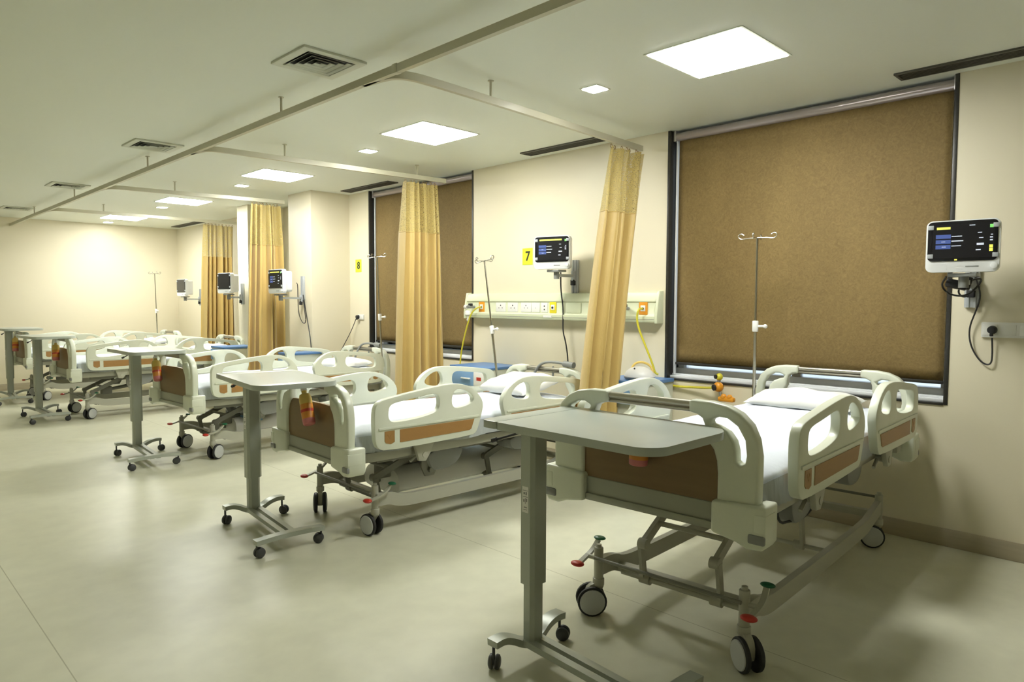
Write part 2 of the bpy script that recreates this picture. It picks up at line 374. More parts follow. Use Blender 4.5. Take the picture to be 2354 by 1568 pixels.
# the same panels over the rest of the ward, outside the frame
pd2 = MB().bb(-.258, .258, -.258, .258, -.006, -.001).mesh('diffuser', 'far_panel')
for i, (x, y) in enumerate([(-1.9, 2.4), (-1.9, 5.2), (-1.9, 8.0), (-1.9, 10.8)]):
    t = thing('ceiling_panel_light', 'square ceiling panel over the aisle side of the ward, out of view', 'ceiling light', (x, y, CEIL), group='aisle ceiling panels')
    link('frame', pf, t); link('diffuser', pd2, t)

def vent(x, y, label):
    t = thing('ceiling_vent', label, 'vent', (x, y, CEIL), group='square ceiling vents')
    h = .185
    MB().prism(rrect(-h, h, -h, h, .003), XY, -.012, 0, holes=[rrect(-h+.045, h-.045, -h+.045, h-.045, .003)], bevel=.003).build('frame', 'vent_frame', t)
    MB().bb(-h+.045, h-.045, -h+.045, h-.045, -.002, 0).build('backing', 'vent_dark', t)
    for i in range(4):
        a = h-.055-i*.033
        if a < .02: break
        m = MB(); q = []
        # tilted square louvre ring: outer edge low, inner edge high
        for r_, z in ((a, -.014), (a-.016, -.003)):
            q.append([m.bm.verts.new((sx*r_, sy*r_, z)) for sx, sy in ((-1, -1), (1, -1), (1, 1), (-1, 1))])
        for j in range(4): m.bm.faces.new((q[0][j], q[0][(j+1) % 4], q[1][(j+1) % 4], q[1][j]))
        o = m.build('louvre', 'vent_frame', t); s_ = o.modifiers.new('thick', 'SOLIDIFY'); s_.thickness = .0015
for (x, y), l in zip([(1.945, 3.45), (1.985, 6.24), (1.985, 9.07), (1.96, 11.8)], ['nearest square louvred ceiling vent, left of the curtain track', 'second louvred ceiling vent, above the third bay', 'third louvred ceiling vent along the curtain track', 'farthest louvred ceiling vent near the far wall']): vent(x, y, l)

def slot(y0, y1, label):
    x = 4.385; t = thing('linear_diffuser', label, 'vent', (x, (y0+y1)/2, CEIL), group='dark slot diffusers'); h = (y1-y0)/2
    MB().prism(rrect(-.07, .07, -h, h, .002), XY, -.010, 0, holes=[rrect(-.055, .055, -h+.015, h-.015, .002)]).build('frame', 'slot_dark', t)
    m = MB()
    for i in range(5): m.bb(-.045+i*.022-.004, -.045+i*.022+.004, -h+.015, h-.015, -.008, -.002)
    m.build('blades', 'slot_dark', t); MB().bb(-.055, .055, -h+.015, h-.015, -.0015, 0).build('backing', 'vent_dark', t)
slot(-.6, 1.32, 'dark slot diffuser at the ceiling edge right of the near window')
slot(3.42, 4.27, 'dark slot diffuser above the wall between the two windows')
slot(6.25, 7.2, 'dark slot diffuser above the farther window')
slot(11.3, 12.75, 'farthest dark slot diffuser, above the last bay')

# curtain track
TZ = 2.575
tr = thing('curtain_track', 'long cream ceiling curtain track with four cross arms', 'curtain track', (2.10, 6.3, TZ))
RP = [(-.014, -.02), (.014, -.02), (.014, .02), (-.014, .02)]
def tl(p): return (p[0]-2.10, p[1]-6.3, p[2]-TZ if len(p) > 2 else 0)
MB().sweep([tl((2.10, -1.2)), tl((2.10, 6)), tl((2.10, FY))], RP).build('main_rail', 'track', tr)
ARMS = [((3.26, 2.985), (4.48, 3.125)), ((5.72, 5.47), (4.34, 5.31)), ((8.27, 8.03), (3.92, 7.80)), ((10.75, 10.5), (4.46, 10.42))]
for (ya, yb), (xe, ye) in ARMS:
    p = arc_path([tl((2.105, ya)), tl((2.112, (ya+yb)/2+.04)), tl((2.15, yb+.02)), tl((2.36, yb)), tl((xe, ye))], 3)
    MB().sweep(p, RP).build('cross_rail', 'track', tr)
for x, y in ((2.10, 4.2), (2.10, 6.75), (2.10, 9.3), (2.10, 11.45), (2.81, 3.02), (2.74, 5.43), (2.74, 7.95), (2.70, 10.48), (4.02, 5.34)):
    a = tl((x, y)); MB().cyl((a[0], a[1], .018), (a[0], a[1], CEIL-TZ), .0075, seg=10).cyl((a[0], a[1], CEIL-TZ-.004), (a[0], a[1], CEIL-TZ), .018, seg=14).build('hanger', 'track', tr)
MB().bb(-.017, .017, 2.955-6.3-.02, 2.955-6.3+.02, -.023, .024, .002).build('joint_sleeve', 'track', tr)

# ------------------------------------------------------------------ curtains
def curtain(y0, xt, xb, zbot, seed, label, folds=8, amp=.05, slope=0):
    """hangs from the cross arm; xt/xb = x range at the top / bottom"""
    cx = (xt[0]+xt[1])/2
    t = thing('cubicle_curtain', label, 'curtain', (cx, y0, TZ-.03), group='gold cubicle curtains')
    rnd = random.Random(seed); ph = [rnd.uniform(0, 6.28) for _ in range(6)]
    H = TZ-.03-zbot; zn = 2.055-(TZ-.03)
    def pt(s, z):
        a = max(0, min(1, -z/H)); e = a**.8
        x0 = xt[0]+(xb[0]-xt[0])*e-cx; x1 = xt[1]+(xb[1]-xt[1])*e-cx
        ss = s+.030*math.sin(2*PI*2*s+ph[0])+.016*math.sin(2*PI*3.3*s+ph[1]+a)
        A = amp*(.55+.45*min(1, a*4))*(1+.35*math.sin(2*PI*2.3*s+ph[2]))
        w_ = math.sin(2*PI*folds*ss+ph[3]+.5*math.sin(a*2+ph[4]))
        w_ = math.copysign(abs(w_)**.7, w_)+.22*math.sin(2*PI*folds*2.4*ss+ph[2]+a)
        y = A*w_+slope*(s-.5)+.02*math.sin(2*PI*1.2*s+ph[5])*a
        x = x0+(x1-x0)*s+.35*A*math.cos(2*PI*folds*ss*2+ph[3])*.25
        return (x, y, z)
    def sheet(z0, z1, K, name, m, uv=False):
        mb = MB(); N = folds*14; g = []
        for k in range(K+1):
            z = z0+(z1-z0)*k/K
            g.append([mb.bm.verts.new(pt(i/N, z)) for i in range(N+1)])
        ul = mb.bm.loops.layers.uv.new('uv')
        for k in range(K):
            for i in range(N):
                f = mb.bm.faces.new((g[k][i], g[k][i+1], g[k+1][i+1], g[k+1][i]))
                for lp, (a, b) in zip(f.loops, ((i, k), (i+1, k), (i+1, k+1), (i, k+1))): lp[ul].uv = (a/N*2.0, b/K*abs(z1-z0))
        return mb.build(name, m, t, sharp=3, fixn=False)
    sheet(-.025, zn, 8, 'net_panel', 'net')
    sheet(zn+.004, -H, 22, 'fabric_panel', 'gold')
    N = folds*14
    mb = MB(); mb.tube([pt(i/N, zn) for i in range(N+1)], .0035, 6); mb.build('seam', 'gold', t)
    for i in range(folds+3):
        x, y, z = pt((i+.5)/(folds+3), -.03)
        MB().tube([(x+.010*math.cos(a), y*.3, -.018+.014*math.sin(a)) for a in [j*PI/5 for j in range(11)]], .0028, 6).build('hook', 'ring', t)
    return t
curtain(3.10, (4.05, 4.45), (3.70, 4.115), .42, 3, 'gold cubicle curtain beside the near window, in front of the bedside locker', 4, .06, -.03)
curtain(5.33, (3.87, 4.24), (3.80, 4.30), .42, 8, 'gold cubicle curtain hanging in front of the farther brown blind', 5, .055)
curtain(7.82, (3.52, 3.86), (3.43, 3.90), .40, 5, 'gold cubicle curtain in front of the wall pillar', 5, .055)
curtain(10.43, (3.98, 4.43), (3.91, 4.42), .40, 11, 'farthest gold cubicle curtain, past the white pilaster', 6, .055)

# ------------------------------------------------------------------ hospital beds
CACHE = {}
def cached(key, fn):
    if key not in CACHE: CACHE[key] = fn()
    return CACHE[key]
OUT_H = [(.302, .665), (.456, .665), (.458, .78), (.458, .86), (.448, .92), (.425, .97), (.385, 1.008), (.335, 1.03), (.27, 1.040), (.183, 1.040),
         (.183, .992), (.215, .988), (.238, .975), (.248, .95), (.25, .912), (.262, .893), (.285, .865), (.298, .825), (.302, .78)]
SLOT = [(.268, .972), (.30, .987), (.335, .985), (.375, .960), (.403, .915), (.410, .86), (.405, .832), (.388, .822), (.374, .834), (.372, .87), (.362, .905), (.338, .935), (.30, .952), (.275, .958)]
def end_frame(s):
    m = MB(); out = [(s*a, b) for a, b in OUT_H]; hole = [(s*a, b) for a, b in SLOT]
    return m.prism(out, YZ, -.012, .040, holes=[hole], bevel=.012, seg=3).mesh('post', 'plastic')
PANEL = [(-.303, .668), (.303, .668), (.303, .775), (.298, .825), (.285, .865), (.262, .893), (.235, .908), (.12, .912), (-.12, .912), (-.235, .908), (-.262, .893), (-.285, .865), (-.298, .825), (-.303, .775)]
CAST = [(.288, .684), (.492, .694), (.492, .556), (.478, .536), (.425, .532), (.385, .548), (.288, .566)]
def end_board(name, parent, x, dz, flip=False, dark=False, dx=0):
    root = link(name, cached('xbar', lambda: MB().bb(-.002, .030, -.30, .30, .565, .668, .006).bb(-.012, -.002, -.29, .29, .575, .598, .003).mesh('crossbar', 'grey_bar')), parent, (x, 0, dz), (0, 0, PI if flip else 0))
    root['label'] = 'grey lower crossbar with white moulded posts and brown panel'
    for s in (1, -1):
        link('post', cached('post%d' % s, lambda: end_frame(s)), root)
        link('corner_block', cached('cast%d' % s, lambda: MB().prism([(s*a, b) for a, b in CAST], YZ, -.030, .085, bevel=.012, seg=3).prism([(s*.452, .664), (s*.4945, .664), (s*.4945, .60), (s*.452, .60)], YZ, -.033, .06, bevel=.004).mesh('corner_block', 'plastic')), root)
        link('corner_bumper', cached('bump%d' % s, lambda: MB().box((-.028, s*.462, .575), (.02, .062, .034), .008).mesh('corner_bumper', 'bumper')), root)
    link('brown_panel', cached('panel', lambda: MB().prism(PANEL, YZ, .004, .024).mesh('brown_panel', 'wood_dark')), root, (0, 0, -.11 if flip else 0))
    link('hand_bar', cached('bar', lambda: MB().cyl((.014, -.19, 1.020), (.014, .19, 1.020), .015).cyl((.014, -.19, .999), (.014, .19, .999), .008).mesh('hand_bar', 'brushed')), root)
    return root
R_OUT = [(.20, .66), (.155, .675), (.135, .71), (.130, .78), (.128, .86), (.135, .915), (.160, .945), (.21, .96), (.40, .985), (.58, 1.004), (.70, 1.010), (.79, .998), (.87, .960), (.925, .905), (.945, .855), (.93, .80), (.905, .725), (.885, .685), (.85, .668), (.50, .66)]
R_H1 = [(.235, .918), (.225, .895), (.222, .855), (.235, .828), (.27, .818), (.40, .822), (.52, .838), (.575, .855), (.592, .885), (.590, .930), (.572, .955), (.535, .962), (.40, .945), (.27, .932)]
R_H2 = [(.70, .955), (.685, .915), (.690, .875), (.715, .855), (.77, .858), (.835, .872), (.862, .890), (.858, .915), (.82, .948), (.765, .972), (.72, .972)]
BADGE = [(.195, .772), (.262, .772), (.262, .705), (.235, .695), (.205, .703), (.195, .715)]
WPAN = [(.300, .772), (.865, .772), (.840, .712), (.825, .705), (.300, .697)]
def rail_mesh(mir):
    f = (lambda p: [((2.055-a) if mir else a, b) for a, b in p])
    m = MB(); m.prism(smooth(f(R_OUT), 1), XZ, -.020, .020, holes=[smooth(f(R_H1), 1), smooth(f(R_H2), 1)], bevel=.011, seg=3)
    m.prism(rrect(*sorted(((2.055-.155) if mir else .155, (2.055-.905) if mir else .905)), .782, .795, .004), XZ, -.026, .026, bevel=.004)
    return m.mesh('side_rail', 'plastic')
def rail(parent, x_mir, s, dz):
    k = 1 if x_mir else 0
    r = link('side_rail', cached('rail%d' % k, lambda: rail_mesh(k)), parent, (0, s*.492, dz))
    f = (lambda p: [((2.055-a) if k else a, b) for a, b in p])
    link('wood_inlay', cached('inlay%d' % k, lambda: MB().prism(f(WPAN), XZ, -.0225, .0225).mesh('wood_inlay', 'wood')), r)
    link('badge', cached('badge%d' % k, lambda: MB().prism(f(BADGE), XZ, -.0225, .0225).prism(f([(.212, .752), (.229, .727), (.246, .752), (.240, .756), (.229, .738), (.218, .756)]), XZ, -.0235, .0235).mesh('badge', 'wood')), r)
    def brk():
        m = MB(); q = f([(.42, .70), (.60, .70), (.56, .60), (.52, .545), (.47, .55), (.455, .60)])
        m.prism(q, XZ, -.05, -.024, bevel=.005); a = (2.055-.51) if k else .51
        m.cyl((a, -.09, .585), (a, -.02, .585), .018); m.cyl((a+.05, -.08, .62), (a-.07, -.08, .545), .009, seg=10)
        return m.mesh('rail_bracket', 'steel_paint')
    b = link('rail_bracket', cached('brk%d' % k, brk), r)
    if s < 0: b.scale = (1, -1, 1)
    return r
def mattress_mesh():
    m = MB(); NX, NY = 60, 30; rnd = random.Random(2)
    x0, x1, hy, z0, z1 = .045, 1.995, .425, .672, .802
    bm = m.bm
    def prof(u):   # around the cross-section, u 0..1, returns (y,z)
        n = 4.5; a = 2*PI*u; c, s = math.cos(a), math.sin(a)
        return (hy*math.copysign(abs(c)**(2/n*1.0), c), (z0+z1)/2+(z1-z0)/2*math.copysign(abs(s)**(2/n*1.6), s))
    R = 64; rings = []
    for i in range(NX+1):
        t = i/NX; x = x0+(x1-x0)*t
        ed = min(t, 1-t)*(x1-x0); k = 1 if ed > .05 else .90+.10*math.sqrt(max(0, 1-(1-ed/.05)**2))
        ring = []
        for j in range(R):
            y, z = prof(j/R); top = max(0, (z-z0)/(z1-z0))
            dz = .0025*math.sin(x*9+y*4)+.002*math.sin(y*17+x*3)+.0015*math.sin(x*23-y*11)
            side = abs(y) > hy*.97
            dy = (.004*math.sin(x*31)+.003*math.sin(x*53+1)) if side else 0
            ring.append(bm.verts.new((x, (y+math.copysign(dy, y))*(.97+.03*k), (z0+z1)/2+(z-(z0+z1)/2)*k+dz*top)))
        rings.append(ring)
    for a, b in zip(rings, rings[1:]):
        for j in range(R): bm.faces.new((a[j], a[(j+1) % R], b[(j+1) % R], b[j]))
    bm.faces.new(rings[0]); bm.faces.new(list(reversed(rings[-1])))
    return m.mesh('mattress', 'sheet', sharp=1.2)
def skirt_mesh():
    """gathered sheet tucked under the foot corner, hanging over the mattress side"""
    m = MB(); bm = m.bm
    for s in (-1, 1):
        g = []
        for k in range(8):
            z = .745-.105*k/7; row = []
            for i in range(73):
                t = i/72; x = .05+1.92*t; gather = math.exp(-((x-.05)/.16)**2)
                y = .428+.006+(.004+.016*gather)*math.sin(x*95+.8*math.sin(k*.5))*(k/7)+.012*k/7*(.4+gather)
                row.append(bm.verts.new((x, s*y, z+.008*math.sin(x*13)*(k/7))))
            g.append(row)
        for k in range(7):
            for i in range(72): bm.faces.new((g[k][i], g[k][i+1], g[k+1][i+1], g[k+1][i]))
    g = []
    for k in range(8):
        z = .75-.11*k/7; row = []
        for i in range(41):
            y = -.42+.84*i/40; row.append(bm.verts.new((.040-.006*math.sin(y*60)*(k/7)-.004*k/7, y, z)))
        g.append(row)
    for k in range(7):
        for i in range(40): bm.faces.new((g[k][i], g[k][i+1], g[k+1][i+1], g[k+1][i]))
    return m.mesh('sheet_skirt', 'sheet_shade', sharp=3, fixn=False)
def caster_meshes():
    if 'wheel' in CACHE: return
    # local: swivel axis at origin, wheel centre trailing at +x .03
    CACHE['fork'] = MB().cyl((0, 0, .132), (0, 0, .165), .026, bevel=.003).prism(smooth([(-.022, .145), (.028, .145), (.062, .115), (.060, .05), (.040, .045), (.022, .07), (-.005, .11), (-.022, .125)], 1), XZ, -.016, .016, bevel=.005).mesh('caster', 'steel_paint')
    tw = MB(); hb = MB()
    for s in (-1, 1):
        tw.lathe([(.045, .0), (.060, .0), (.066, .004), (.066, .018), (.060, .022), (.045, .022)], M4=Matrix.Translation((.032, s*.017, .066)) @ Matrix.Rotation(-s*PI/2, 4, 'X'))
        hb.lathe([(.056, .004), (.058, .020), (.055, .026), (.02, .030), (.001, .030)], M4=Matrix.Translation((.032, s*.017, .066)) @ Matrix.Rotation(-s*PI/2, 4, 'X'))
    CACHE['wheel'] = tw.mesh('wheel', 'tyre'); CACHE['hubm'] = hb.mesh('hub_cap', 'hub')
def bed(x, y, rot, dz, xw, label, swivel=(0, 0, 0, 0), cover=False, box=False, cable=False, clamp=False, rdx=0, down=(), rod=True):
    t = thing('hospital_bed', label, 'bed', (x, y, 0), math.radians(rot), 'hospital beds in the row')
    end_board('footboard', t, 0, dz); end_board('headboard', t, 2.045+rdx, dz-.035, flip=True)
    for mir in (0, 1):
        for s in (-1, 1): rail(t, mir, s, dz-(.34 if (mir, s) in down else 0)).location.x = rdx
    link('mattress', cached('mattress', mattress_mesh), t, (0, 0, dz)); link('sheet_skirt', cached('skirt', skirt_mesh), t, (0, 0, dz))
    def frame():
        m = MB()
        for s in (-1, 1): m.bb(.05, 2.0, s*.375-.02, s*.375+.02, .575, .632, .004)
        m.bb(.06, 1.98, -.39, .39, .634, .668, .004)
        for xx in (.10, .55, 1.05, 1.55, 1.93): m.bb(xx-.02, xx+.02, -.36, .36, .58, .625, .003)
        for s in (-1, 1): m.bb(.02, .10, s*.40-.03, s*.40+.03, .59, .655, .004); m.bb(1.95, 2.03, s*.40-.03, s*.40+.03, .56, .655, .004)
        return m.mesh('deck_frame', 'steel_paint')
    link('deck_frame', cached('frame', frame), t, (0, 0, dz))
    # lift arms and links
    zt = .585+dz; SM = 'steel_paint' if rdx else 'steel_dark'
    if not rdx:
        for s in (-1, 1):
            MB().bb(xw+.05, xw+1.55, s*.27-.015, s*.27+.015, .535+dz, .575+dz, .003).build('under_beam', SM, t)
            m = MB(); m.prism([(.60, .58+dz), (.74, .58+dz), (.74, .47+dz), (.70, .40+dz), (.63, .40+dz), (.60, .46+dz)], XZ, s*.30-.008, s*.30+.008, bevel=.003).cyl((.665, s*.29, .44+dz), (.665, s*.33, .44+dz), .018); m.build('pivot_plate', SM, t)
    for xa, d in ((xw+.10, 1), (xw+1.02, 1)):
        for s in (-1, 1):
            yy = s*.17; p0 = (xa, yy, .335 if dz > -.05 else .30); p1 = (xa+.46, yy, zt)
            m = MB(); m.sweep([p0, p1], [(-.010, -.021), (.010, -.021), (.010, .021), (-.010, .021)])
            m.cyl((p0[0], yy-.02, p0[2]), (p0[0], yy+.02, p0[2]), .024); m.cyl((p1[0], yy-.02, p1[2]), (p1[0], yy+.02, p1[2]), .022)
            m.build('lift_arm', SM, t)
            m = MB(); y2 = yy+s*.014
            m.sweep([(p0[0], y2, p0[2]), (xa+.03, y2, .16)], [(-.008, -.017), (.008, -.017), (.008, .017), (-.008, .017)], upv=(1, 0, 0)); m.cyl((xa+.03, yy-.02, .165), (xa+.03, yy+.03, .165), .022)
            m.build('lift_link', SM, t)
        MB().cyl((xa+.12, -.17, p0[2]+(zt-p0[2])*.26), (xa+.12, .17, p0[2]+(zt-p0[2])*.26), .012).cyl((xa+.03, -.3, .165), (xa+.03, .3, .165), .011).build('arm_crossbar', SM, t)
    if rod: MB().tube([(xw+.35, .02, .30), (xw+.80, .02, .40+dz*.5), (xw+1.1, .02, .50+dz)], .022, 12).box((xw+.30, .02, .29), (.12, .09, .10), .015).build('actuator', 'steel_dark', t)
    # base
    for s in (-1, 1):
        m = MB(); p = arc_path([(xw+.01, s*.34, .215), (xw+.10, s*.34, .215), (xw+.17, s*.34, .185), (xw+.30, s*.34, .175), (xw+1.50, s*.34, .175), (xw+1.62, s*.34, .20), (xw+1.79, s*.34, .235)], 2)
        m.sweep(p, [(-.016, -.038), (.016, -.038), (.016, .038), (-.016, .038)]); m.build('base_beam', 'steel_paint', t)
    for a, b in ((.13, .16), (1.66, .20)): MB().bb(xw+a, xw+a+.04, -.33, .33, b, b+.04, .004).build('base_crossbeam', 'steel_paint', t)
    for a, b in ((-.03, .262), (1.82, .285)): MB().cyl((xw+a, -.34, b), (xw+a, .34, b), .008, seg=10).build('brake_rod', 'steel_dark', t)
    caster_meshes()
    for (cx, cy), sw in zip(((xw, .34), (xw, -.34), (xw+1.80, .34), (xw+1.80, -.34)), swivel):
        c = link('caster', CACHE['fork'], t, (cx, cy, 0), (0, 0, math.radians(sw))); link('wheel', CACHE['wheel'], c); link('hub_cap', CACHE['hubm'], c)
        MB().cyl((cx, cy, .155), (cx, cy, .305), .021, bevel=.004).cyl((cx, cy, .305), (cx, cy, .318), .012).build('caster_post', 'steel_paint', t)
    for s in (-1, 1):
        yo = s*.34; m = MB()
        m.sweep(arc_path([(xw-.075, yo+s*.055, .235), (xw-.03, yo+s*.06, .245), (xw+.03, yo+s*.06, .262), (xw+.075, yo+s*.055, .305)], 2), [(-.011, -.006), (.011, -.006), (.011, .006), (-.011, .006)]); m.cyl((xw, yo, .250), (xw, yo+s*.066, .250), .010)
        pd_ = m.build('brake_pedal', 'steel_paint', t)
        a = MB().sphere((xw-.085, yo+s*.055, .238), .022, (1.1, 1.5, .55)).build('red_pad', 'red', pd_); a['label'] = 'red pedal pad'
        a = MB().sphere((xw+.085, yo+s*.055, .312), .020, (1.1, 1.5, .45)).build('green_pad', 'green', pd_); a['label'] = 'green pedal pad'
    # motor housing and cable under the right side
    q = [(.62, .57), (.92, .57), (.90, .50), (.84, .445), (.70, .43), (.65, .46)]
    m = MB().prism([(a, b+dz) for a, b in smooth(q, 1)], XZ, -.34, -.24, bevel=.012); m.build('motor_housing', 'bumper', t)
    if cable: MB().tube(arc_path([(.55, -.30, .56+dz), (.56, -.31, .46+dz), (.66, -.32, .45+dz), (.80, -.33, .435+dz), (.92, -.33, .46+dz), (.99, -.32, .50+dz), (1.02, -.3, .56+dz)], 2), .006, 8).build('cable', 'cable', t)
    m = MB(); q = [(1.32, .57), (1.56, .57), (1.54, .50), (1.48, .47), (1.38, .47), (1.33, .50)]
    m.prism([(a, b+dz) for a, b in smooth(q, 1)], XZ, -.36, -.20, bevel=.012); m.build('head_motor_housing', 'bumper', t)
    if cover:
        m = MB(); m.prism(smooth([(-.12, .13), (.30, .13), (.31, .20), (.27, .275), (.18, .30), (.05, .30), (-.08, .29), (-.12, .24)], 2), YZ, xw+.32, xw+1.60, bevel=.01)
        o = m.build('base_cover', 'white', t); o['label'] = 'cream moulded cover over the base beams'
        MB().box((xw+.312, .16, .20), (.02, .12, .035), .008).build('cover_latch', 'steel_dark', o)
    if box:
        o = MB().bb(.62, .78, -.10, .10, .24, .46, .008).build('battery_box', 'grey_plate', t); o['label'] = 'grey battery box with blue base'
        MB().bb(.612, .788, -.108, .108, .24, .31, .006).build('box_base', 'blue_lt', o)
    if clamp:
        m = MB(); m.tube(arc_path([(1.98, .10, .86+dz), (2.0, .08, .95+dz), (2.02, .02, 1.03+dz), (2.03, -.10, 1.045+dz), (2.03, -.26, 1.035+dz)], 2), .011, 10)
        m.cyl((2.03, -.22, 1.035+dz), (2.03, -.32, 1.030+dz), .024); m.box((2.03, -.10, .965+dz), (.012, .012, .09), .002)
        m.build('bar_clamp', 'bumper', t)['label'] = 'dark grey bent clamp on the headboard bar'
    return t
BEDS = [(2.285, 1.55, 2.8, 0.0, .165), (2.075, 3.83, -1.5, -.115, .235), (2.19, 6.52, 2.0, -.095, .20), (2.0, 9.66, 1.0, -.075, .165), (1.95, 11.85, 1.5, -.075, .19)]
bed(*BEDS[0], 'nearest hospital bed, in front of the large blind, raised highest of the row', swivel=(135, 233, 130, 112), cable=True, rdx=.085, down=((1, 1),), rod=False)
bed(*BEDS[1], 'second hospital bed from the camera, its head toward the yellow 7 card', swivel=(241, 100, 30, 100), cover=True, clamp=True)
bed(*BEDS[2], 'third hospital bed, middle of the row, head by the farther blind', swivel=(20, 25, 0, 30), cover=True, box=True, clamp=True)
bed(*BEDS[3], 'fourth hospital bed from the camera, beyond the wall pillar', swivel=(20, 30, 0, 30))
bed(*BEDS[4], 'farthest hospital bed, beside the far wall', swivel=(-40, 30, 0, 0), cover=False)
def bedpt(i, lx, ly, z):
    bx, by, r, dz, _ = BEDS[i]; a = math.radians(r); return (bx+math.cos(a)*lx-math.sin(a)*ly, by+math.sin(a)*lx+math.cos(a)*ly, z+dz)

def pillow_mesh(seed, th=.055):
    m = MB(); rnd = random.Random(seed); N = 28; bm = m.bm; ph = [rnd.uniform(0, 6) for _ in range(6)]; g = {}
    for side in (1, -1):
        for i in range(N+1):
            for j in range(N+1):
                u = -1+2*i/N; v = -1+2*j/N
                if side == -1 and (i in (0, N) or j in (0, N)): g[side, i, j] = g[1, i, j]; continue
                e = (max(0, 1-abs(u)**3.2)*max(0, 1-abs(v)**3.2))**.42
                pin = 1-.05*(1-abs(u))**.5*0-.04*(abs(v)**6)*(1-u*u)
                x = .19*u*(1-.05*(1-v*v)*(abs(u)**5)); y = .29*v*(1-.05*(1-u*u)*(abs(v)**5))
                wv = .006*math.sin(u*4+v*3+ph[0])+.004*math.sin(v*9+ph[1]+u*3)+.004*math.sin(u*11+ph[2]-v*4)
                z = side*(th*e)*(1 if side > 0 else .55)+wv*e
                g[side, i, j] = bm.verts.new((x, y, z+th*.55))
    for side in (1, -1):
        for i in range(N):
            for j in range(N):
                q = (g[side, i, j], g[side, i+1, j], g[side, i+1, j+1], g[side, i, j+1])
                bm.faces.new(q if side > 0 else q[::-1])
    return m.mesh('pillow', 'pillow', sharp=1.4)
PL = ['flat cream pillow on the nearest bed', 'white pillow propped at the head of the second bed', 'white pillow on the third bed', 'white pillow on the fourth bed', 'white pillow on the farthest bed']
for i, l in enumerate(PL):
    p = bedpt(i, 1.76, .0 if i else .02, .800)
    o = link('pillow', pillow_mesh(i, .055 if i != 1 else .07), None, p, (0, -.05 if i != 1 else -.22, math.radians(BEDS[i][2]+(3, -6, 4, 0, 2)[i])))
    tag(o, l, 'pillow', 'bed pillows')
    if i == 1: o.location.z += .04

# drip poles standing in the bed heads
def iv_pole(i, ly, lean, rz, label, lx=1.985, ztop=1.82):
    x, y, z = bedpt(i, lx, ly, 0); zb = .62+BEDS[i][3]
    t = thing('iv_pole', label, 'drip stand', (x, y, zb), math.radians(rz), 'drip poles at the bed heads'); t.rotation_euler.x = lean[0]; t.rotation_euler.y = lean[1]
    L = ztop-zb; m1 = .62*L*.85
    MB().cyl((0, 0, 0), (0, 0, m1), .0105, seg=14).build('lower_pole', 'chrome', t)
    MB().cyl((0, 0, m1-.02), (0, 0, L-.01), .0075, seg=12).build('upper_pole', 'chrome', t)
    m = MB().cyl((0, 0, m1-.035), (0, 0, m1+.035), .019, bevel=.004).cyl((0, -.012, m1), (.005, -.055, m1), .008).sphere((.005, -.06, m1), .014); m.build('clamp_collar', 'white', t)
    m = MB(); m.box((0, 0, L-.005), (.022, .05, .008), .002)
    for s in (-1, 1):
        m.tube(arc_path([(0, s*.015, L-.005), (0, s*.06, L-.004), (0, s*.105, L-.012), (0, s*.125, L+.012), (0, s*.105, L+.028), (0, s*.085, L+.016)], 3), .0038, 8)
        m.tube(arc_path([(s*.01, 0, L-.005), (s*.05, 0, L-.004), (s*.085, 0, L-.012), (s*.10, 0, L+.01), (s*.085, 0, L+.026), (s*.07, 0, L+.014)], 3), .0038, 8)
    m.build('hook_head', 'chrome', t)
iv_pole(0, .42, (0, 0), 10, 'chrome drip pole at the head of the nearest bed, against the large blind')
iv_pole(1, .47, (-.13, -.03), 0, 'leaning chrome drip pole beside the yellow 7 card', ztop=1.77)
iv_pole(2, -.42, (-.05, 0), 20, 'chrome drip pole at the third bed, against the farther blind', ztop=1.88)
iv_pole(4, .42, (0, -.02), 0, 'thin chrome drip pole at the farthest bed', ztop=1.86)

# bottles on the footboards
def bottle(i, ly, tilt, label, zc=.80, sz=1.0):
    x, y, z = bedpt(i, -.045, ly, zc+.10)
    t = thing('hanging_bottle', label, 'bottle', (x, y, z), 0, 'hand-rub bottles on the footboards'); t.rotation_euler = (tilt, .05, math.radians(BEDS[i][2])); t.scale = (1.2, 1.2, sz)
    MB().lathe([(.026, -.20), (.030, -.195), (.031, -.17), (.031, -.165)]).build('bottle_base', 'pink', t)
    MB().lathe([(.031, -.165), (.032, -.12), (.031, -.075)]).build('amber_body', 'lotion', t)
    MB().lathe([(.0322, -.125), (.0325, -.12), (.0325, -.112), (.0322, -.108)]).build('red_band', 'lotion_r', t)
    MB().lathe([(.031, -.075), (.031, -.035), (.026, -.015), (.013, -.006), (.012, .01)]).build('yellow_shoulder', 'lotion_y', t)
    MB().lathe([(.015, .01), (.015, .028), (.008, .030), (.008, .045)]).build('cap', 'white', t)
    if sz < 1: return
    MB().tube(arc_path([(0, 0, .04), (.002, .0, .06), (.03, .0, .068), (.045, 0, .06)], 2), .004, 8).build('hanger_hook', 'white', t)
bottle(0, .0, .04, 'amber bottle on the nearest footboard, half hidden by the grey tabletop', .812, .72)
bottle(1, -.01, -.42, 'tilted orange and yellow bottle on the second bed footboard', .87)
bottle(2, .27, -.40, 'orange and yellow bottle on the third bed footboard', .86)
bottle(3, .08, -.2, 'orange bottle on the fourth bed footboard', .86)
bottle(4, .05, -.2, 'reddish bottle on the farthest footboard', .86)

